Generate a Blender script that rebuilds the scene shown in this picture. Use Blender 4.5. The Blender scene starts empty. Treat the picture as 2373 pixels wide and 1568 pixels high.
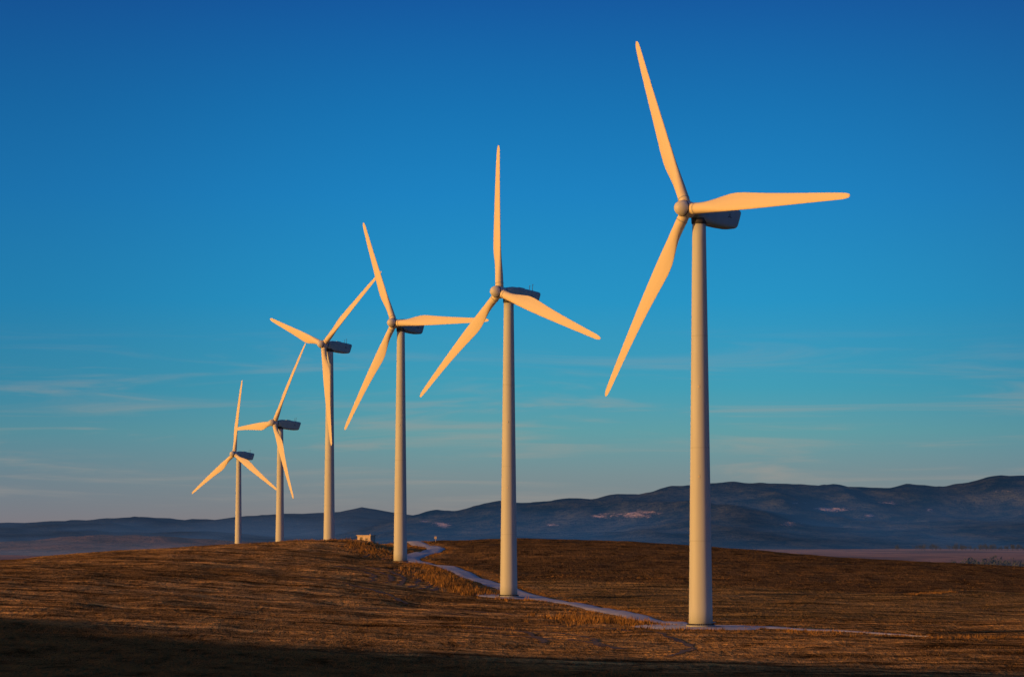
import bpy, bmesh, math, random
import numpy as np
from mathutils import Vector, noise, Matrix
from mathutils.bvhtree import BVHTree
random.seed(4); rng=np.random.default_rng(4)
scene=bpy.context.scene
scene.view_settings.view_transform='Standard'; scene.view_settings.look='None'; scene.view_settings.exposure=0

def lin(r,g,b):
    f=lambda c:(c/255/12.92) if c/255<=.04045 else ((c/255+.055)/1.055)**2.4
    return (f(r),f(g),f(b),1)
SUN_AZ=62; SUN_EL=7.5
s=Vector((-math.sin(math.radians(SUN_AZ))*math.cos(math.radians(SUN_EL)),-math.cos(math.radians(SUN_AZ))*math.cos(math.radians(SUN_EL)),math.sin(math.radians(SUN_EL))))

# ---------------------------------------------------------------- helpers
class NT:
    def __init__(self,nt): self.nt=nt; self.n=nt.nodes; self.l=nt.links
    def new(self,t,**k):
        nd=self.n.new(t)
        for a,b in k.items(): setattr(nd,a,b)
        return nd
    def link(self,a,b): self.l.new(a,b)
    def val(self,sock,v):
        if isinstance(v,bpy.types.NodeSocket): self.link(v,sock)
        else: sock.default_value=v
    def math(self,op,a,b=0.5,clamp=False):
        m=self.new('ShaderNodeMath',operation=op,use_clamp=clamp); self.val(m.inputs[0],a); self.val(m.inputs[1],b); return m.outputs[0]
    def mix(self,f,a,b,blend='MIX'):
        m=self.new('ShaderNodeMix',data_type='RGBA',blend_type=blend)
        self.val(m.inputs[0],f); self.val(m.inputs[6],a); self.val(m.inputs[7],b); return m.outputs[2]
    def noise(self,vec,scale,sc=(1,1,1),detail=5,rough=.55,out=0,loc=(0,0,0),dist=0):
        mp=self.new('ShaderNodeMapping'); self.link(vec,mp.inputs[0]); mp.inputs['Scale'].default_value=sc; mp.inputs['Location'].default_value=loc
        nn=self.new('ShaderNodeTexNoise'); nn.inputs['Scale'].default_value=scale; nn.inputs['Detail'].default_value=detail; nn.inputs['Roughness'].default_value=rough
        nn.inputs['Distortion'].default_value=dist
        self.link(mp.outputs[0],nn.inputs['Vector']); return nn.outputs[out]
    def ramp(self,f,stops,interp='LINEAR'):
        r=self.new('ShaderNodeValToRGB'); r.color_ramp.interpolation=interp
        e=r.color_ramp.elements
        while len(e)<len(stops): e.new(.5)
        for i,(p,c) in enumerate(stops): e[i].position=p; e[i].color=c if len(c)==4 else (*c,1)
        self.link(f,r.inputs[0]); return r.outputs[0]
    def mr(self,v,a,b,c=0,d=1,smooth=False):
        m=self.new('ShaderNodeMapRange'); m.clamp=True
        if smooth: m.interpolation_type='SMOOTHSTEP'
        self.val(m.inputs[0],v)
        for i,x in zip((1,2,3,4),(a,b,c,d)): m.inputs[i].default_value=x
        return m.outputs[0]
def material(name):
    m=bpy.data.materials.new(name); m.use_nodes=True
    t=NT(m.node_tree); bs=t.n['Principled BSDF']; return m,t,bs
def mesh_obj(name,verts,faces,mat=None,smooth=True,parent=None):
    me=bpy.data.meshes.new(name); me.from_pydata(verts,[],faces); me.update()
    if smooth: me.polygons.foreach_set('use_smooth',[True]*len(me.polygons))
    if mat: me.materials.append(mat)
    o=bpy.data.objects.new(name,me); scene.collection.objects.link(o)
    if parent: o.parent=parent
    return o
def fbm(x,y,sc,o=4,seed=0.0):
    return noise.fractal(Vector((x/sc,y/sc,seed)),1.0,2.0,o)

# ---------------------------------------------------------------- terrain
TURB=[ # X,Y,base z,yaw,theta
 (29.4,459,-15.0,49.6,-29),(-0.7,629,-14.2,48.7,-10),(-30.4,801,-8.7,41.5,-29),
 (-58.8,946,-5.3,48.4,48),(-86.6,1097,-25.0,56.4,28),(-122.0,1311,-31.0,44.0,-1)]
P=[(-60,0,-2.5),(0,0,-2.5),(60,0,-2.5),(-200,0,-2.5),(200,0,-2.5),(0,150,-8.6),(-80,150,-8.3),(80,150,-8.8),
(-52,300,-13.6),(0,300,-14.9),(52,300,-15.4),(200,300,-17),(-200,300,-11),
(-67,383,-12),(0,383,-15.2),(67,383,-15.9),
(-80,459,-10.8),(0,459,-14.9),(29.4,459,-15.0),(80,459,-16.5),(-200,459,-9),(200,459,-18),
(-96,550,-8.9),(-39,550,-12.1),(0,550,-15),(20,550,-15.1),(96,550,-16.2),
(-0.7,629,-14.2),(-110,629,-7.4),(-45,629,-9.9),(40,629,-14.3),(110,629,-15.3),(-200,640,-9),(220,640,-17),
(-126,720,-7.2),(-73,720,-6.5),(-41,720,-8.3),(-20,720,-10.6),(-9,720,-12.1),(5,720,-12.1),(46,720,-12.2),(126,720,-14.3),
(-140,801,-8.6),(-104,801,-5.0),(-69,801,-4.9),(-44,801,-6.6),(-30.4,801,-8.7),(-22,801,-9.6),(0,801,-9.3),(51,801,-10),(140,801,-13),(-220,801,-14),(240,801,-17),
(-117,900,-6.2),(-84,900,-4.1),(-56,900,-2.8),(-44,900,-3.1),(-33,900,-5.8),(-25,900,-6.6),(0,900,-6),(58,900,-7.3),(157,900,-12),
(-28,870,-7.2),(-30,835,-8.2),
(-58.8,946,-5.3),(17,1000,-3.3),(68,1000,-5.3),(105,1000,-8.4),(175,1000,-12.4),(-36,1000,-4.0),(-27,985,-4.7),(-62,1010,-6.5),(-93,1000,-9),(-174,1000,-18),
(-86.6,1097,-25),(-40,1097,-9),(17,1097,-5),(100,1097,-10),(190,1097,-16),(-220,1050,-28),(260,1000,-19),
(-122,1311,-31),(0,1311,-20),(100,1311,-22),(220,1311,-27),(-250,1311,-36),(-120,1500,-38),(0,1500,-32),(150,1500,-30),(300,1500,-32),(-300,1500,-42)]
P=np.array(P,float); S=100.0
def U(r2): return np.where(r2>1e-12,.5*r2*np.log(np.maximum(r2,1e-12)),0)
A=P[:,:2]/S; n=len(A)
K=U(((A[:,None]-A[None])**2).sum(-1)); K+=np.eye(n)*1e-3
Q=np.hstack([np.ones((n,1)),A]); L=np.block([[K,Q],[Q.T,np.zeros((3,3))]])
W=np.linalg.solve(L,np.concatenate([P[:,2],np.zeros(3)]))
def sst(a,b,x):
    t=np.clip((x-a)/(b-a),0,1); return t*t*(3-2*t)
def base_h(X,Y):
    X=np.asarray(X,float); Y=np.asarray(Y,float)
    cx=np.clip(X,-230,260); cy=np.clip(Y,0,1480)
    a=np.stack([cx,cy],-1)/S
    z=U(((a[...,None,:]-A)**2).sum(-1))@W[:n]+W[n]+a@W[n+1:]
    w=sst(1350,3000,Y)
    z=z*(1-w)+(-48)*w
    wx=sst(300,2500,np.abs(X)); z=z*(1-wx)+np.minimum(z,-44.0)*wx
    p=X*-.645+Y*-.764
    al=X*.764-Y*.645
    g=np.exp(-((p-168)/85.0)**2)*(1-sst(900,1600,np.abs(al)))
    z=z*(1-g)+(49.6-2.2*sst(-350,0,al))*g
    return z
def micro(x,y):
    m=1.0
    for t in TURB[:4]:
        d=math.hypot(x-t[0],y-t[1]); m=min(m,max(0,(d-6)/14))
    h=0
    if 200<y<1600 and abs(x)<600:
        h=m*(.45*fbm(x,y,45,4,1.3)+.30*fbm(x*1.0,y*.6,9,4,7.7))
    far=min(1,max(0,(y-1800)/2500))
    h+=far*9*fbm(x,y*1.2,1500,4,3.1)
    return h
def axis(segs):
    out=[segs[0][0]]
    for a,b,st in segs:
        k=max(1,int(round((b-a)/st))); out+=list(np.linspace(a,b,k+1)[1:])
    return np.array(out)
xs=axis([(-16000,-4000,1500),(-4000,-1200,350),(-1200,-400,60),(-400,-180,15),(-180,190,1.8),(190,400,15),(400,1200,60),(1200,4000,350),(4000,16000,1500)])
ys=axis([(-2500,-400,150),(-400,230,25),(230,300,6),(300,1060,2.0),(1060,1500,12),(1500,3500,60),(3500,9000,250),(9000,30000,1500)])
XX,YY=np.meshgrid(xs,ys); 
ZZ=np.zeros_like(XX)
for i in range(0,len(ys)):
    ZZ[i]=base_h(XX[i],YY[i])
for i in range(len(ys)):
    for j in range(len(xs)): ZZ[i,j]+=micro(XX[i,j],YY[i,j])
nx=len(xs); ny=len(ys)
verts=np.stack([XX,YY,ZZ],-1).reshape(-1,3)
idx=np.arange(nx*ny).reshape(ny,nx)
faces=np.stack([idx[:-1,:-1],idx[:-1,1:],idx[1:,1:],idx[1:,:-1]],-1).reshape(-1,4)
VL=verts.tolist(); FL=faces.tolist()
ROAD=[(64,453),(55,455),(38,463),(29,476),(25.5,492),(23,515),(19.5,550),(11,600),(2,650),(-4,685),(-10,725),(-16,765),(-21.5,800),(-27,828),(-29.5,850),(-28,875),(-25,905),(-24,930),(-26,960),(-31,990),(-37,1015),(-46,1045),(-58,1090)]
RP=np.array(ROAD,float)
def catmull(P,step=2.0):
    out=[]
    for i in range(len(P)-1):
        p0=P[max(i-1,0)];p1=P[i];p2=P[i+1];p3=P[min(i+2,len(P)-1)]
        k=max(2,int(np.linalg.norm(p2-p1)/step))
        for q in range(k):
            t=q/k; out.append(.5*((2*p1)+(-p0+p2)*t+(2*p0-5*p1+4*p2-p3)*t*t+(-p0+3*p1-3*p2+p3)*t**3))
    out.append(P[-1]); return np.array(out)
RC=catmull(RP)
def road_dist(x,y):
    return np.sqrt(((RC-np.array([x,y]))**2).sum(1)).min()
# zones
flatx=verts[:,0]; flaty=verts[:,1]
rd=np.full(len(verts),999.0)
near=(flaty>380)&(flaty<1150)&(np.abs(flatx)<210)
ii=np.where(near)[0]
for c in range(0,len(ii),4000):
    b=ii[c:c+4000]; d=((verts[b,None,:2]-RC[None,::2])**2).sum(-1); rd[b]=np.sqrt(d.min(1))
wob=np.zeros(len(verts))
for k in ii: wob[k]=fbm(flatx[k],flaty[k],40,3,9.0)
roadx=np.interp(flaty,RC[::-1,1][np.argsort(RC[::-1,1])],RC[::-1,0][np.argsort(RC[::-1,1])])
yb=np.interp(flatx,[-20,20,60,90,105,140,200],[735,700,690,655,700,660,650])
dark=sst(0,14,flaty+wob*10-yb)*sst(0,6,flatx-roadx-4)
olive=sst(0,10,flaty+wob*8-(500+ .45*flatx))*sst(0,5,flatx-roadx-5)*(1-dark)
gold=np.clip(1-(rd-3.0)/5.0+wob*.9,0,1)*near
col=np.stack([dark,gold,olive,np.ones_like(dark)],-1).astype(np.float32)

ground_mat,t,bs=material('stubble_field')
tc=t.new('ShaderNodeTexCoord').outputs['Object']
at=t.new('ShaderNodeVertexColor',layer_name='zone'); sep=t.new('ShaderNodeSeparateColor'); t.link(at.outputs[0],sep.inputs[0])
xyz=t.new('ShaderNodeSeparateXYZ'); t.link(tc,xyz.inputs[0])
big=t.noise(tc,.012,(1,.6,0),4)
streak=t.noise(tc,.5,(.07,.28,0),7,.78,dist=.5)
mid=t.noise(tc,.5,(.35,.13,0),6,.75)
fine=t.noise(tc,1.0,(.9,.3,0),3,.7)
row=t.noise(tc,.5,(.012,.75,0),4,.7,dist=.6,loc=(5,2,0))
row2=t.noise(tc,.5,(.018,.21,0),3,.6,dist=.9,loc=(1,7,0))
c1=t.ramp(big,[(.35,(.26,.165,.058)),(.5,(.41,.255,.088)),(.65,(.58,.365,.13))])
c2=t.ramp(streak,[(.38,(.20,.19,.18)),(.5,(.95,.93,.9)),(.62,(1.9,1.75,1.5))])
c3=t.ramp(mid,[(.36,(.2,.19,.18)),(.47,(.95,.95,.95)),(.66,(1.7,1.6,1.4))])
c4=t.ramp(fine,[(.32,(.3,.3,.3)),(.68,(1.7,1.7,1.7))])
c5=t.ramp(row,[(.38,(.30,.28,.26)),(.48,(1,1,1)),(.62,(1.5,1.45,1.3))])
c6=t.ramp(row2,[(.40,(.42,.38,.34)),(.47,(.95,.95,.95)),(.60,(1.3,1.25,1.15))])
c=t.mix(.85,c1,c2,'MULTIPLY'); c=t.mix(.85,c,c3,'MULTIPLY'); c=t.mix(.6,c,c4,'MULTIPLY'); c=t.mix(.75,c,c5,'MULTIPLY'); c=t.mix(.75,c,c6,'MULTIPLY')
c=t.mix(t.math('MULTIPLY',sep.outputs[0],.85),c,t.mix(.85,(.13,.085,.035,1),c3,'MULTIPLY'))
c=t.mix(t.math('MULTIPLY',sep.outputs[2],.6),c,t.mix(.85,(.22,.17,.065,1),c2,'MULTIPLY'))
c=t.mix(t.math('MULTIPLY',sep.outputs[1],.6),c,t.mix(.7,(.46,.27,.085,1),c4,'MULTIPLY'))
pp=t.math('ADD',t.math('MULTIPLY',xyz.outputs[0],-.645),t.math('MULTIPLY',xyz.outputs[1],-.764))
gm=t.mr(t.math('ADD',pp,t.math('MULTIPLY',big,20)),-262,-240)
c=t.mix(gm,c,t.mix(.8,(.22,.125,.035,1),c3,'MULTIPLY'))  # foreground up to the shadow edge: darker shade tint painted into the ground
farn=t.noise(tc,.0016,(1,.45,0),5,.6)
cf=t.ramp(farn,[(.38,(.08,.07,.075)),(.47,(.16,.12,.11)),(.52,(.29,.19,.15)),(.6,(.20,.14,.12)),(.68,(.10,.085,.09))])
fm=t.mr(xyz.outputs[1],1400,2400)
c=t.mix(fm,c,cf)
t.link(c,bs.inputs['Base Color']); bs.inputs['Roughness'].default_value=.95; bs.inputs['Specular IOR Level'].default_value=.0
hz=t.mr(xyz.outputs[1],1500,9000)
t.link(t.mix(hz,(0,0,0,1),(.034,.038,.056,1)),bs.inputs['Emission Color']); bs.inputs['Emission Strength'].default_value=1  # distance haze painted on the plain as emission, growing with Y
bp=t.new('ShaderNodeBump'); bp.inputs['Strength'].default_value=.9; bp.inputs['Distance'].default_value=2.0
t.link(t.math('ADD',t.math('ADD',mid,streak),t.math('ADD',fine,t.math('ADD',row,t.math('MULTIPLY',row2,1.5)))),bp.inputs['Height']); t.link(bp.outputs[0],bs.inputs['Normal'])
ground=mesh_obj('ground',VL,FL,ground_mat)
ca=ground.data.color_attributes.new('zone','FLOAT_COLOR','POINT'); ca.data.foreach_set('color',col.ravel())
bvh=BVHTree.FromPolygons(VL,FL)
def gz(x,y):
    h=bvh.ray_cast(Vector((x,y,500)),Vector((0,0,-1)))
    return h[0].z if h[0] is not None else -50

# ---------------------------------------------------------------- road
rm,t,bs=material('gravel')
tc=t.new('ShaderNodeTexCoord').outputs['Object']
nn=t.noise(tc,.6,(1,.5,0),5,.7)
t.link(t.ramp(nn,[(.3,(.36,.38,.34)),(.6,(.56,.57,.50)),(.75,(.64,.63,.56))]),bs.inputs['Base Color']); bs.inputs['Roughness'].default_value=.95
bp=t.new('ShaderNodeBump'); bp.inputs['Strength'].default_value=.3; t.link(nn,bp.inputs['Height']); t.link(bp.outputs[0],bs.inputs['Normal'])
rv=[];rf=[]; M=7
for i,pnt in enumerate(RC):
    d=RC[min(i+1,len(RC)-1)]-RC[max(i-1,0)]; d/=np.linalg.norm(d); nrm=np.array([-d[1],d[0]])
    w=3.3+.4*fbm(pnt[0],pnt[1],12,2,5)
    if pnt[0]>40: w*=max(.05,1-(pnt[0]-40)/24)
    for k in range(M):
        u=(k/(M-1)*2-1); q=pnt+nrm*w*u
        z=gz(q[0],q[1])+(.16 if abs(u)<.99 else -.12)
        rv.append((q[0],q[1],z))
    if i: 
        for k in range(M-1):
            a=(i-1)*M+k; rf.append((a,a+1,a+M+1,a+M))
mesh_obj('gravel_road',rv,rf,rm)
for (tx,ty,rx,ry) in ((29.5,462.5,11,12),(-1.5,632,7,9),(-28,802,5,6)):
    v=[];f=[]
    NR=6;NA=40
    for r in range(NR+1):
        for a in range(NA):
            an=a/NA*2*math.pi; q=(r/NR)*(1+.12*fbm(math.cos(an)*3,math.sin(an)*3,1,2,tx))
            x=tx+math.cos(an)*rx*q; y=ty+math.sin(an)*ry*q
            v.append((x,y,gz(x,y)+(.21 if r<NR else -.1)))
    for r in range(NR):
        for a in range(NA):
            b=(a+1)%NA; f.append((r*NA+a,r*NA+b,(r+1)*NA+b,(r+1)*NA+a))
    mesh_obj('gravel_pad',v,f,rm)

# ---------------------------------------------------------------- dry grass
def grass_mat(name,a,b):
    m,t,bs=material(name)
    tc=t.new('ShaderNodeTexCoord').outputs['Object']
    nz=t.mr(t.noise(tc,.25,(1,1,1),4,.7),.35,.65)
    t.link(t.mix(nz,a,b),bs.inputs['Base Color']); bs.inputs['Roughness'].default_value=.9; bs.inputs['Specular IOR Level'].default_value=.1
    return m
gA=grass_mat('dry_grass',(.12,.07,.022,1),(.38,.21,.065,1))
gB=grass_mat('stubble',(.08,.05,.018,1),(.36,.21,.075,1))
def tufts(name,pts,mat,blades=6):
    v=[];f=[]
    for (x,y,h,w) in pts:
        z=gz(x,y)-.05
        for k in range(blades):
            a=random.uniform(0,math.tau); r=random.uniform(0,w*.5); bx=x+math.cos(a)*r; by=y+math.sin(a)*r
            lean=random.uniform(.1,.5)*h; la=random.uniform(0,math.tau); wd=random.uniform(.04,.10)*(.5+h)
            pa=random.uniform(0,math.pi); dx=math.cos(pa)*wd; dy=math.sin(pa)*wd; hh=h*random.uniform(.5,1.15)
            i=len(v); v+= [(bx-dx,by-dy,z),(bx+dx,by+dy,z),(bx+math.cos(la)*lean,by+math.sin(la)*lean,z+hh)]
            f.append((i,i+1,i+2))
    return mesh_obj(name,v,f,mat,smooth=False)
pts=[]
for i in range(9000):
    k=random.randrange(len(RC)-1); p=RC[k]; d=RC[k+1]-p; d=d/np.linalg.norm(d); side=random.choice((-1,1))
    off=3.4+abs(random.gauss(0,2.2 if side>0 else 1.5)); 
    x=p[0]-d[1]*off*side; y=p[1]+d[0]*off*side
    if fbm(x,y,14,2,2)<-.05: continue
    if any(math.hypot(x-T[0],y-T[1])<6.5 for T in TURB[:3]): continue
    if road_dist(x,y)<3.4: continue
    pts.append((x,y,random.uniform(.12,.5),1.0))
def patch(cx,cy,sx,sy,n,h0,h1,rot=0,keep=-.25):
    for i in range(n):
        a=random.gauss(0,1)*sx; b=random.gauss(0,1)*sy
        x=cx+a*math.cos(rot)-b*math.sin(rot); y=cy+a*math.sin(rot)+b*math.cos(rot)
        if road_dist(x,y)<3.5: continue
        if fbm(x,y,10,2,12)<keep: continue
        if any(math.hypot(x-T[0],y-T[1])<5 for T in TURB[:3]): continue
        pts.append((x,y,random.uniform(h0,h1)*(.7+.6*random.random()),1.2))
patch(-13.5,665,2.6,24,1900,.5,1.2,.18)
patch(-22,755,2.5,22,700,.3,.8,.2)
patch(15,492,3.6,14,1300,.3,1.0,.15)
patch(-42,868,4.5,16,700,.3,1.0,.2)
patch(-40,930,9,12,400,.3,.8)
patch(-66,905,14,6,400,.2,.6)
patch(66,449,30,3.5,1500,.2,.6,.02,-.1)
patch(30,735,40,3.0,450,.15,.4,-.05,.05)
patch(96,672,9,1.2,260,.2,.5,1.0)
tufts('dry_grass',pts,gA)
pts=[]
for i in range(64000):
    Y=random.uniform(305,1010); X=random.uniform(-.185,.185)*Y
    g=fbm(X,Y*.4,9,3,4)
    if g<-.05+random.uniform(-.2,.1): continue
    if road_dist(X,Y)<3.6: continue
    pts.append((X,Y,random.uniform(.06,.28),1.2))
tufts('field_stubble',pts,gB,3)

# ---------------------------------------------------------------- tractor ruts on the mound
sm,t,bs=material('dark_soil')
tc=t.new('ShaderNodeTexCoord').outputs['Object']
t.link(t.ramp(t.noise(tc,.5,(1,.4,0),4),[(.3,(.04,.028,.016)),(.7,(.12,.08,.04))]),bs.inputs['Base Color']); bs.inputs['Roughness'].default_value=1
v=[];f=[]
for k,(x0,y0,x1,y1,cx,cy) in enumerate([(-27,735,-17.5,632,-12,708),(-30,732,-19.5,634,-14.5,705),(-33,728,-22,638,-18,702),(-36,726,-25,642,-22,700),(-39,720,-28,650,-25,695),(-43,716,-32,655,-29,690),(-47,880,-37,815,-31,860),(-52,880,-42,820,-37,860),(20,372,5,470,34,430),(-20,430,15,395,5,440),(-30,560,10,520,-5,560),(-60,520,-5,500,-30,535),(-70,640,-20,560,-30,640),(-5,450,12,400,14,440),(-12,452,4,404,7,442)]):
    N=60
    for i in range(N+1):
        q=i/N; x=(1-q)**2*x0+2*q*(1-q)*cx+q*q*x1; y=(1-q)**2*y0+2*q*(1-q)*cy+q*q*y1
        x+=.9*fbm(x,y,8,2,k); w=.5*max(.0,1+1.6*fbm(x,y,5,2,k+5))
        for u in (-1,1):
            xx=x+u*w; v.append((xx,y,gz(xx,y)+.05))
        if i: b=len(v)-4; f.append((b,b+1,b+3,b+2))
mesh_obj('tractor_ruts',v,f,sm)

# ---------------------------------------------------------------- mountains
def mtn_mat(name,rock,low,high,hazec):
    m,t,bs=material(name)
    tc=t.new('ShaderNodeTexCoord').outputs['Object']
    at=t.new('ShaderNodeVertexColor',layer_name='hgt'); sp=t.new('ShaderNodeSeparateColor'); t.link(at.outputs[0],sp.inputs[0])
    veg=t.ramp(t.noise(tc,.006,(1,.6,1.8),8,.75),[(.40,low),(.5,tuple((a+b)/2 for a,b in zip(low,high))),(.60,high)])
    r1=t.noise(tc,.0075,(1,.25,5.0),10,.85,loc=(3,1,0))
    thr=t.math('SUBTRACT',.80,t.math('MULTIPLY',sp.outputs[1],.345))
    mk=t.math('MULTIPLY',t.math('SUBTRACT',r1,thr),11,True)
    mk=t.math('MULTIPLY',mk,rock)
    t.link(t.mix(mk,veg,(.56,.44,.37,1)),bs.inputs['Base Color'])
    bs.inputs['Roughness'].default_value=1; bs.inputs['Specular IOR Level'].default_value=0
    hc=t.mix(sp.outputs[0],tuple(c*1.35 for c in hazec)+(1,),tuple(c*.75 for c in hazec)+(1,))  # aerial haze painted in as emission, stronger low on the slopes
    hc=t.mix(sp.outputs[2],hc,tuple(c*.55 for c in hazec)+(1,))  # spur ridges get less of the painted haze than the valleys
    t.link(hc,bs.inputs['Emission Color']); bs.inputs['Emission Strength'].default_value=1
    bp=t.new('ShaderNodeBump'); bp.inputs['Strength'].default_value=1; bp.inputs['Distance'].default_value=130
    t.link(t.noise(tc,.005,(1,1,1),8,.65),bp.inputs['Height']); t.link(bp.outputs[0],bs.inputs['Normal'])
    return m
ROCKS=[(1475,1190,95,20),(1395,1196,60,9),(1030,1214,50,14),(985,1205,30,9),(1830,1212,45,14),(1930,1180,80,12),(2010,1195,35,9),(2150,1180,28,11),(2320,1138,60,8),(1590,1225,40,8),(1280,1215,30,7),(2060,1165,60,8),(1850,1165,40,5)]
def mountains(name,prof,Yc,depth,mat,seed,amp,nxm=600,nym=100,base=-52,rocks=False):
    px=np.array([a for a,b in prof]); pz=np.array([b for a,b in prof])
    X=np.linspace(px[0],px[-1],nxm); v=[];f=[];hc=[]
    back=depth*.7; vs=np.concatenate([np.linspace(-depth,0,nym),np.linspace(0,back,16)[1:]])
    for j,dv in enumerate(vs):
        for x in X:
            h=np.interp(x,px,pz)
            q=(1+dv/depth) if dv<=0 else 1-(dv/back)
            sp=noise.ridged_multi_fractal(Vector((x/1000+.25*dv/1000,dv/2200,seed)),1.0,2.1,7,1.0,2.0)
            e=q**1.25
            fr=max(0,min(1,(1-q)*3))
            hh=base+(h-base)*e*(1+amp*(sp-1.1)*fr*q**.2) + (12*fbm(x,dv,420,5,seed)+7*fbm(x,dv,120,3,seed+3))*q
            if dv<=0: hh=min(hh, base+(h-base)*(.35+.65*q)+10)
            yy=Yc+dv; r=0
            if rocks:
                u=1186+x/yy*6800; w=1230-hh/yy*6800
                for (a,b,sa,sb) in ROCKS:
                    r=max(r,math.exp(-((u-a)/sa)**2-((w-b)/sb)**2))
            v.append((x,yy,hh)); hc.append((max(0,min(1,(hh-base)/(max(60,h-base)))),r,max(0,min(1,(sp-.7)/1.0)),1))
    nr=len(vs)
    for j in range(nr-1):
        for i in range(nxm-1):
            a=j*nxm+i; f.append((a,a+1,a+nxm+1,a+nxm))
    o=mesh_obj(name,v,f,mat)
    c=o.data.color_attributes.new('hgt','FLOAT_COLOR','POINT'); c.data.foreach_set('color',np.array(hc,np.float32).ravel())
    return o
def prof(pts,Yc,ext):
    o=[((a-1186)/6800*Yc,(1230-b)/6800*Yc) for a,b in pts]
    return ext[0]+o+ext[1]
R=[(640,1262),(760,1248),(850,1228),(940,1200),(1010,1185),(1060,1184),(1110,1172),(1160,1163),(1220,1165),(1300,1158),(1380,1155),(1430,1143),(1480,1143),(1530,1132),(1600,1124),(1700,1119),(1800,1122),(1900,1122),(1930,1118),(2000,1130),(2060,1134),(2100,1126),(2180,1128),(2250,1115),(2300,1102),(2373,1098)]
Lr=[(0,1212),(100,1208),(200,1205),(300,1199),(350,1197),(420,1206),(500,1202),(580,1193),(640,1190),(700,1192),(760,1190),(830,1178),(880,1181),(940,1192),(1050,1200),(1200,1205),(1400,1200)]
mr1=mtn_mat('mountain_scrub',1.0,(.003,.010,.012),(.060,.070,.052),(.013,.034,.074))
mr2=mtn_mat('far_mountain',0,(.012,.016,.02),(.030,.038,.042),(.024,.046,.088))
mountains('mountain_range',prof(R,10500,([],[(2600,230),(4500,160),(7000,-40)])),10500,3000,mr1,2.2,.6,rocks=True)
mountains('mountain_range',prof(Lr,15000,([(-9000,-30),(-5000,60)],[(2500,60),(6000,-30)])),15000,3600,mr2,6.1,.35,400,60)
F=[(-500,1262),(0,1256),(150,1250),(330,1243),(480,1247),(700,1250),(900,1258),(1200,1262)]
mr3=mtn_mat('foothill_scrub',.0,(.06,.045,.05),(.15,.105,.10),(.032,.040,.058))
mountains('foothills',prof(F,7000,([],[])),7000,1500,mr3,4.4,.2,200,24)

# ---------------------------------------------------------------- distant trees
lf,t,bs=material('dark_foliage')
tc=t.new('ShaderNodeTexCoord').outputs['Object']
t.link(t.ramp(t.noise(tc,.6,(1,1,1),3),[(.35,(.02,.028,.02)),(.65,(.06,.065,.035))]),bs.inputs['Base Color']); bs.inputs['Roughness'].default_value=1
bs.inputs['Emission Color'].default_value=(.006,.012,.022,1); bs.inputs['Emission Strength'].default_value=1  # faint bluish glow painted into the trees as emission
def tree_mass(name,trees):
    v=[];f=[]
    for (x,y,h) in trees:
        z=gz(x,y)-.3
        i=len(v)
        for k in range(5):
            a=k/5*math.tau; v.append((x+.3*math.cos(a),y+.3*math.sin(a),z))
        for k in range(5):
            a=k/5*math.tau; v.append((x+.12*math.cos(a),y+.12*math.sin(a),z+h*.6))
        for k in range(5): f.append((i+k,i+(k+1)%5,i+5+(k+1)%5,i+5+k))
        lobes=[(random.gauss(0,h*.18),random.gauss(0,h*.18),z+h*random.uniform(.4,.85),h*random.uniform(.14,.26)) for _ in range(6)]
        for _ in range(110):
            lx,ly,lz,r=random.choice(lobes); d=Vector((random.gauss(0,1),random.gauss(0,1),random.gauss(0,1))).normalized()*r*random.uniform(.6,1.05)
            c=Vector((x+lx,y+ly,lz))+d; s1=h*.05
            i=len(v)
            for _k in range(3): v.append(tuple(c+Vector((random.uniform(-1,1),random.uniform(-1,1),random.uniform(-1,1)))*s1*1.6))
            f.append((i,i+1,i+2))
    mesh_obj(name,v,f,lf,smooth=False)
tr=[(random.uniform(283,380),random.uniform(1740,1860),random.uniform(15,20)) for _ in range(46)]
tree_mass('tree_line',tr)
tr=[((random.uniform(0,1))*260+560,4300+random.uniform(-40,40),random.uniform(7,15)) for _ in range(40)]
tr+=[(random.uniform(60,430),5200+random.uniform(-60,60),random.uniform(7,14)) for _ in range(50)]
tr+=[(random.uniform(950,1330),7300+random.uniform(-60,60),random.uniform(9,18)) for _ in range(70)]
tr+=[(random.uniform(-500,-330),4600+random.uniform(-60,60),random.uniform(6,12)) for _ in range(20)]
tree_mass('distant_trees',tr)

# ---------------------------------------------------------------- hut
cm,t,bs=material('plaster')
tc=t.new('ShaderNodeTexCoord').outputs['Object']
t.link(t.ramp(t.noise(tc,2,(1,1,.5),5),[(.3,(.46,.38,.28)),(.7,(.66,.55,.42))]),bs.inputs['Base Color']); bs.inputs['Roughness'].default_value=.9
dm,t,bs=material('dark_opening'); bs.inputs['Base Color'].default_value=(.04,.035,.03,1)
hut=bpy.data.objects.new('concrete_hut',None); scene.collection.objects.link(hut)
hx,hy=-45.0,909; hz=gz(hx,hy); hut.location=(hx,hy,hz-.3); hut.rotation_euler=(0,0,-.45)
def box(name,x0,x1,y0,y1,z0,z1,mat,parent,bev=.03):
    bm=bmesh.new(); bmesh.ops.create_cube(bm,size=1)
    for vv in bm.verts: vv.co=Vector(((x0+x1)/2+vv.co.x*(x1-x0),(y0+y1)/2+vv.co.y*(y1-y0),(z0+z1)/2+vv.co.z*(z1-z0)))
    if bev: bmesh.ops.bevel(bm,geom=bm.edges[:],offset=bev,segments=2,affect='EDGES')
    me=bpy.data.meshes.new(name); bm.to_mesh(me); bm.free(); me.materials.append(mat)
    o=bpy.data.objects.new(name,me); scene.collection.objects.link(o); o.parent=parent; return o
box('walls',-2.3,2.3,-1.6,1.6,0,2.45,cm,hut); box('roof_slab',-2.6,2.6,-1.85,1.85,2.453,2.68,cm,hut)
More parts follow.
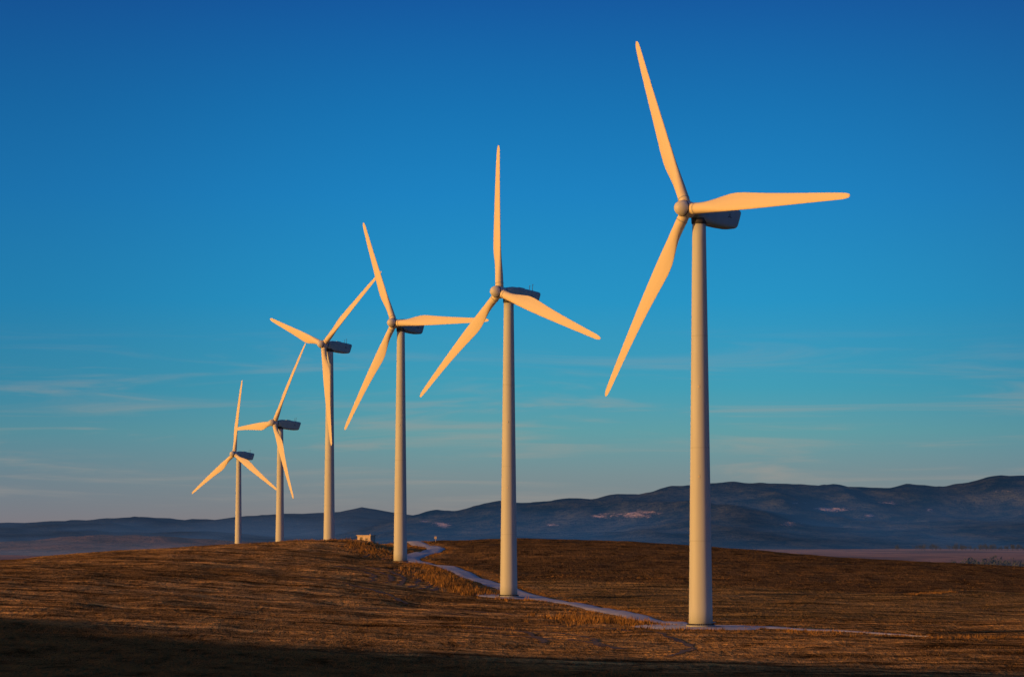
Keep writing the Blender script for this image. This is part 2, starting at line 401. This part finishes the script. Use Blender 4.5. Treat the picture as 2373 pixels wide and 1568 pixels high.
box('door',-1.4,-.5,-1.63,-1.58,.1,2.05,dm,hut,0); box('window',.5,1.3,-1.63,-1.58,1.1,1.7,dm,hut,0); box('vent',1.2,1.5,-.2,.1,2.682,3.0,cm,hut)
post=bpy.data.objects.new('roadside_sign',None); scene.collection.objects.link(post)
px_,py_=-26.0,1000; post.location=(px_,py_,gz(px_,py_)-.1)
box('pole',-.06,.06,-.06,.06,0,2.0,cm,post,0); box('panel',-.4,.4,-.10,-.065,1.2,2.0,cm,post,0)

# ---------------------------------------------------------------- wind turbines
def paint(name,col,rough=.45,streaks=.1):
    m,t,bs=material(name)
    tc=t.new('ShaderNodeTexCoord').outputs['Object']
    nn=t.noise(tc,.7,(1,1,.08),5,.6)
    d=tuple(x*(1-streaks*1.6) for x in col)
    t.link(t.mix(t.mr(nn,.35,.7),(*d,1),(*col,1)),bs.inputs['Base Color']); bs.inputs['Roughness'].default_value=rough
    bs.inputs['Specular IOR Level'].default_value=.25
    return m
tower_m=paint('tower_paint',(.56,.61,.56),.6,.08); blade_m=paint('blade_paint',(.76,.68,.46),.6,.05)
nac_m=paint('nacelle_paint',(.30,.50,.54),.5,.08); hub_m=paint('hub_paint',(.64,.66,.60),.5,.06)
dark_m=paint('dark_steel',(.06,.065,.07),.6,.1); conc=paint('concrete',(.36,.34,.31),.9,.2)
seam_m=paint('flange_paint',(.45,.50,.46),.6,.05); mark_m=paint('mark_paint',(.07,.12,.16),.6,.0)
H=65.0; RR=33.6
def lathe(name,prof,mat,N=48,cap=True,axis='Z'):
    v=[];f=[]
    for (r,z) in prof:
        for k in range(N):
            a=k/N*math.tau
            v.append((r*math.cos(a),r*math.sin(a),z) if axis=='Z' else (r*math.cos(a),z,r*math.sin(a)))
    for i in range(len(prof)-1):
        for k in range(N):
            b=(k+1)%N; f.append((i*N+k,i*N+b,(i+1)*N+b,(i+1)*N+k))
    if cap: f.append(tuple(range(N))); f.append(tuple(range((len(prof)-1)*N,len(prof)*N)))
    me=bpy.data.meshes.new(name); me.from_pydata(v,[],f); me.update(); me.polygons.foreach_set('use_smooth',[len(p.vertices)==4 for p in me.polygons]); me.materials.append(mat)
    bm=bmesh.new(); bm.from_mesh(me); bmesh.ops.recalc_face_normals(bm,faces=bm.faces); bm.to_mesh(me); bm.free()
    return me
TB,TT,TH=1.86,1.06,63.3
rad=lambda z:TB+(TT-TB)*(z/TH)
tower_me=lathe('tower',[(rad(z),z) for z in np.linspace(.25,TH,26)],tower_m)
def rings(name,zs,mat,dr=.03,h=.10):
    bm=bmesh.new()
    for z in zs:
        N=48
        loops=[]
        for (r,zz) in ((rad(z)-.02,z-h),(rad(z)+dr,z-h),(rad(z)+dr,z+h),(rad(z)-.02,z+h)):
            loops.append([bm.verts.new((r*math.cos(k/N*math.tau),r*math.sin(k/N*math.tau),zz)) for k in range(N)])
        for a in range(3):
            for k in range(N): bm.faces.new((loops[a][k],loops[a][(k+1)%N],loops[a+1][(k+1)%N],loops[a+1][k]))
    me=bpy.data.meshes.new(name); bm.to_mesh(me); bm.free(); me.materials.append(mat); return me
seam_me=rings('section_flanges',[13.5,28.0,45.5],seam_m,.02,.06)
def parts_boxes(name,bl,mat):
    bm=bmesh.new()
    for M4 in bl: bmesh.ops.create_cube(bm,size=1,matrix=M4)
    me=bpy.data.meshes.new(name); bm.to_mesh(me); bm.free(); me.materials.append(mat); return me
bolts=[Matrix.Translation((2.06*math.cos(a),2.06*math.sin(a),.52))@Matrix.Rotation(a,4,'Z')@Matrix.Diagonal((.16,.16,.32,1)) for a in [k/36*math.tau for k in range(36)]]
bolt_me=parts_boxes('anchor_bolts',bolts,dark_m)
flange_me=lathe('base_flange',[(1.8,.25),(2.25,.25),(2.25,.42),(1.8,.42)],seam_m)
found_me=lathe('foundation',[(3.3,-2.5),(3.3,.17),(3.2,.249),(.1,.249)],conc)
lamps=[]
for z in (23.5,37.5):
    for a in (-100,80):
        ar=math.radians(a); r=rad(z)+.03; lamps.append(Matrix.Translation((r*math.cos(ar),r*math.sin(ar),z))@Matrix.Rotation(ar,4,'Z')@Matrix.Diagonal((.12,.22,.26,1)))
lamp_me=parts_boxes('tower_fittings',lamps,blade_m)
door_me=parts_boxes('tower_door',[Matrix.Rotation(math.radians(50),4,'Z')@Matrix.Translation((rad(2)+.02,0,2.2))@Matrix.Diagonal((.12,.9,2.1,1)),Matrix.Rotation(math.radians(50),4,'Z')@Matrix.Translation((rad(1)+.6,0,.8))@Matrix.Diagonal((1.2,1.2,.1,1))],nac_m)
def nacelle():
    v=[];f=[];N=48
    secs=[(-1.35,.80,.80,-.80,2.0,0),(-1.3,1.0,1.0,-1.0,2.2,0),(-.7,1.2,1.35,-1.3,3.5,0),(.3,1.35,1.62,-1.6,6,0),(2.0,1.42,1.68,-1.72,8,0),(4.4,1.42,1.68,-1.72,8,0),(6.4,1.40,1.64,-1.62,8,.12),(7.4,1.35,1.60,-1.5,8,.3),(7.75,1.25,1.48,-1.35,6,.35),(7.85,1.0,1.2,-1.05,5,.35)]
    for (y,hw,tp,bt,e,sh) in secs:
        cz=(tp+bt)/2; hh=(tp-bt)/2
        for k in range(N):
            a=(k+.5)/N*math.tau; c=math.cos(a); s_=math.sin(a)
            m=(abs(c)**e+abs(s_)**e)**(-1/e)
            x=hw*c*m; z=hh*s_*m
            v.append((x,y+sh*(z/hh),cz+z))
    for i in range(len(secs)-1):
        for k in range(N):
            b=(k+1)%N; f.append((i*N+k,i*N+b,(i+1)*N+b,(i+1)*N+k))
    f.append(tuple(range(N))); f.append(tuple(range((len(secs)-1)*N,len(secs)*N)))
    me=bpy.data.meshes.new('nacelle'); me.from_pydata(v,[],f); me.update(); me.polygons.foreach_set('use_smooth',[len(p.vertices)==4 for p in me.polygons]); me.materials.append(nac_m)
    bm=bmesh.new(); bm.from_mesh(me); bmesh.ops.recalc_face_normals(bm,faces=bm.faces); bm.to_mesh(me); bm.free()
    return me
nac_me=nacelle()
D=Matrix.Diagonal; T=Matrix.Translation
mast_me=parts_boxes('wind_sensors',[T((.5,6.2,2.35))@D((.07,.07,1.4,1)),T((-.5,6.2,2.25))@D((.07,.07,1.2,1)),T((.5,6.2,3.05))@D((.3,.10,.08,1)),T((-.5,6.2,2.85))@D((.25,.10,.08,1)),T((0,6.2,1.71))@D((1.3,.2,.10,1))],dark_m)
hatch_me=parts_boxes('roof_hatch',[T((0,3.0,1.74))@D((1.4,1.6,.2,1))],nac_m)
logo=[]
for sx in (-1,1):
    for a in (90,210,330):
        logo.append(T((sx*1.42,5.4,.15))@Matrix.Rotation(math.radians(a),4,'X')@T((0,.22,0))@D((.05,.42,.13,1)))
logo_me=parts_boxes('side_mark',logo,mark_m)
coll_me=lathe('yaw_collar',[(1.12,-2.3),(1.2,-2.2),(1.25,-1.4),(1.1,-1.3)],dark_m)
neck_me=lathe('main_bearing',[(.95,-1.6),(.95,-1.2)],dark_m,axis='Y')
hub_me=lathe('spinner',[(.95,1.0),(1.22,.95),(1.28,.5),(1.28,-.9),(1.2,-1.35),(1.02,-1.8),(.74,-2.15),(.4,-2.35),(.02,-2.42)],hub_m,axis='Y')
band_me=lathe('hub_band',[(1.29,-1.0),(1.31,-.97),(1.31,-.80),(1.29,-.77)],dark_m,axis='Y',cap=False)
def blade():
    st=[(.025,.87,1.74,1.74,0),(.05,.87,1.74,1.74,0),(.09,.87,1.74,1.70,0),(.12,.88,1.80,1.6,.1),(.155,.90,2.0,1.40,.35),(.19,.92,2.3,1.15,.65),(.23,.94,2.65,.92,.9),(.27,.95,2.92,.76,1),(.31,.95,2.98,.66,1),(.36,.93,2.86,.57,1),(.43,.9,2.60,.48,1),(.52,.84,2.28,.40,1),(.62,.76,1.96,.32,1),(.72,.68,1.68,.26,1),(.82,.60,1.42,.20,1),(.90,.53,1.20,.15,1),(.95,.48,1.04,.12,1),(.975,.40,.86,.10,1),(.99,.27,.6,.07,1),(.998,.08,.25,.04,1)]
    v=[];f=[];N=28
    for (q,ld,ch,th,b) in st:
        tw=math.radians(14*(1-min(1,q/.9))**1.3*b+2*b)
        bend=1.3*q*q
        for k in range(N):
            a=k/N*math.tau; c=math.cos(a); s_=math.sin(a)
            x=ld-ch*(1-c)/2
            af=s_*(.30+.70*(1+c)/2)*1.25
            y=th/2*(s_*(1-b)+af*b)
            xr=x*math.cos(tw)+y*math.sin(tw); yr=-x*math.sin(tw)+y*math.cos(tw)
            v.append((xr,yr+bend,q*RR))
    for i in range(len(st)-1):
        for k in range(N):
            b=(k+1)%N; f.append((i*N+k,i*N+b,(i+1)*N+b,(i+1)*N+k))
    f.append(tuple(range(N))); f.append(tuple(range((len(st)-1)*N,len(st)*N)))
    me=bpy.data.meshes.new('blade'); me.from_pydata(v,[],f); me.update(); me.polygons.foreach_set('use_smooth',[len(p.vertices)==4 for p in me.polygons]); me.materials.append(blade_m)
    bm=bmesh.new(); bm.from_mesh(me); bmesh.ops.recalc_face_normals(bm,faces=bm.faces); bm.to_mesh(me); bm.free()
    return me
blade_me=blade()
ringb_me=lathe('blade_root_ring',[(.9,1.9),(.93,1.92),(.93,2.02),(.9,2.04)],seam_m,cap=False)
TILT=6
for (x,y,z,yaw,th) in TURB:
    root=bpy.data.objects.new('wind_turbine',None); scene.collection.objects.link(root); root.location=(x,y,z)
    def add(me,par,loc=(0,0,0),rot=(0,0,0),nm=None):
        o=bpy.data.objects.new(nm or me.name,me); scene.collection.objects.link(o); o.parent=par; o.location=loc; o.rotation_euler=rot; return o
    for me in (tower_me,seam_me,bolt_me,flange_me,found_me,lamp_me,door_me): add(me,root)
    head=bpy.data.objects.new('nacelle_head',None); scene.collection.objects.link(head); head.parent=root
    head.location=(0,0,H); head.rotation_euler=(0,0,-math.radians(yaw))
    add(coll_me,head,(0,0,.4))
    tl=bpy.data.objects.new('drive_axis',None); scene.collection.objects.link(tl); tl.parent=head; tl.rotation_euler=(-math.radians(TILT),0,0)
    for me in (nac_me,mast_me,hatch_me,logo_me,neck_me): add(me,tl)
    rot=bpy.data.objects.new('rotor',None); scene.collection.objects.link(rot); rot.parent=tl; rot.location=(0,-2.6,0)
    add(hub_me,rot); add(band_me,rot)
    for k in range(3):
        a=math.radians(th+120*k)
        add(blade_me,rot,rot=(0,a,0),nm='blade_%d'%(k+1)); add(ringb_me,rot,rot=(0,a,0))

# ---------------------------------------------------------------- sun, sky
sd=bpy.data.lights.new('sun','SUN'); sd.energy=4.0; sd.angle=math.radians(.5); sd.color=(1,.47,.115)
so=bpy.data.objects.new('sun',sd); scene.collection.objects.link(so); so.rotation_euler=s.to_track_quat('Z','Y').to_euler()
w=bpy.data.worlds.new('World'); scene.world=w; w.use_nodes=True; t=NT(w.node_tree)
bg=t.n['Background']; out=t.n['World Output']
sky=t.new('ShaderNodeTexSky',sky_type='NISHITA'); sky.sun_disc=False; sky.sun_elevation=math.radians(SUN_EL); sky.sun_rotation=math.radians(180+SUN_AZ)
t.link(sky.outputs[0],bg.inputs[0]); bg.inputs[1].default_value=.08
tc=t.new('ShaderNodeTexCoord').outputs['Generated']; xyz=t.new('ShaderNodeSeparateXYZ'); t.link(tc,xyz.inputs[0])
z=t.math('DIVIDE',xyz.outputs[2],.25,True)
rc=t.ramp(z,[(0,lin(136,124,126)),(.018,lin(132,130,133)),(.076,lin(120,143,149)),(.135,lin(94,158,167)),(.194,lin(60,158,184)),(.312,lin(24,148,199)),(.456,lin(8,130,195)),(.572,lin(0,114,181)),(.716,lin(0,88,162)),(1,lin(0,60,122))])
az=t.math('DIVIDE',xyz.outputs[0],xyz.outputs[1])
a2=t.math('ABSOLUTE',t.math('SUBTRACT',az,.03))
rc=t.mix(t.math('MULTIPLY',t.mr(a2,.04,.22,0,.34,True),t.mr(xyz.outputs[2],0,.05,.35,1)),rc,lin(4,60,118))
mp=t.new('ShaderNodeMapping'); t.link(tc,mp.inputs[0]); mp.inputs['Scale'].default_value=(9,9,120); mp.inputs['Rotation'].default_value=(0,.07,0); mp.inputs['Location'].default_value=(.4,0,.3)
cn=t.new('ShaderNodeTexNoise'); cn.inputs['Scale'].default_value=1.0; cn.inputs['Detail'].default_value=8; cn.inputs['Roughness'].default_value=.6; cn.inputs['Distortion'].default_value=1.0; t.link(mp.outputs[0],cn.inputs['Vector'])
cm_=t.math('MULTIPLY',t.mr(cn.outputs[0],.47,.72,0,.45,True),t.math('MULTIPLY',t.mr(xyz.outputs[2],.0,.02),t.mr(xyz.outputs[2],.07,.035)))
rc=t.mix(cm_,rc,lin(166,156,148))
# sunset glow around the sun's side of the sky
dt=t.new('ShaderNodeVectorMath',operation='DOT_PRODUCT'); t.link(tc,dt.inputs[0]); dt.inputs[1].default_value=tuple(s)
glow=t.math('MULTIPLY',t.mr(dt.outputs['Value'],.25,1.0,0,1,True),t.mr(xyz.outputs[2],.75,.0,0,1,True))
rc=t.mix(glow,rc,(1.1,.52,.17,1))
b2=t.new('ShaderNodeBackground'); t.link(rc,b2.inputs[0]); b2.inputs[1].default_value=1.0
ms=t.new('ShaderNodeMixShader'); ms.inputs[0].default_value=.95; t.link(bg.outputs[0],ms.inputs[1]); t.link(b2.outputs[0],ms.inputs[2]); t.link(ms.outputs[0],out.inputs[0])

# ---------------------------------------------------------------- camera
cd=bpy.data.cameras.new('camera'); cd.lens=6800/2373*36; cd.sensor_width=36; cd.clip_start=.5; cd.clip_end=60000
co=bpy.data.objects.new('camera',cd); scene.collection.objects.link(co); co.location=(0,0,0); co.rotation_euler=(math.radians(93.753),0,0); scene.camera=co
print('CAMGROUND',gz(0,0),'verts',len(verts))
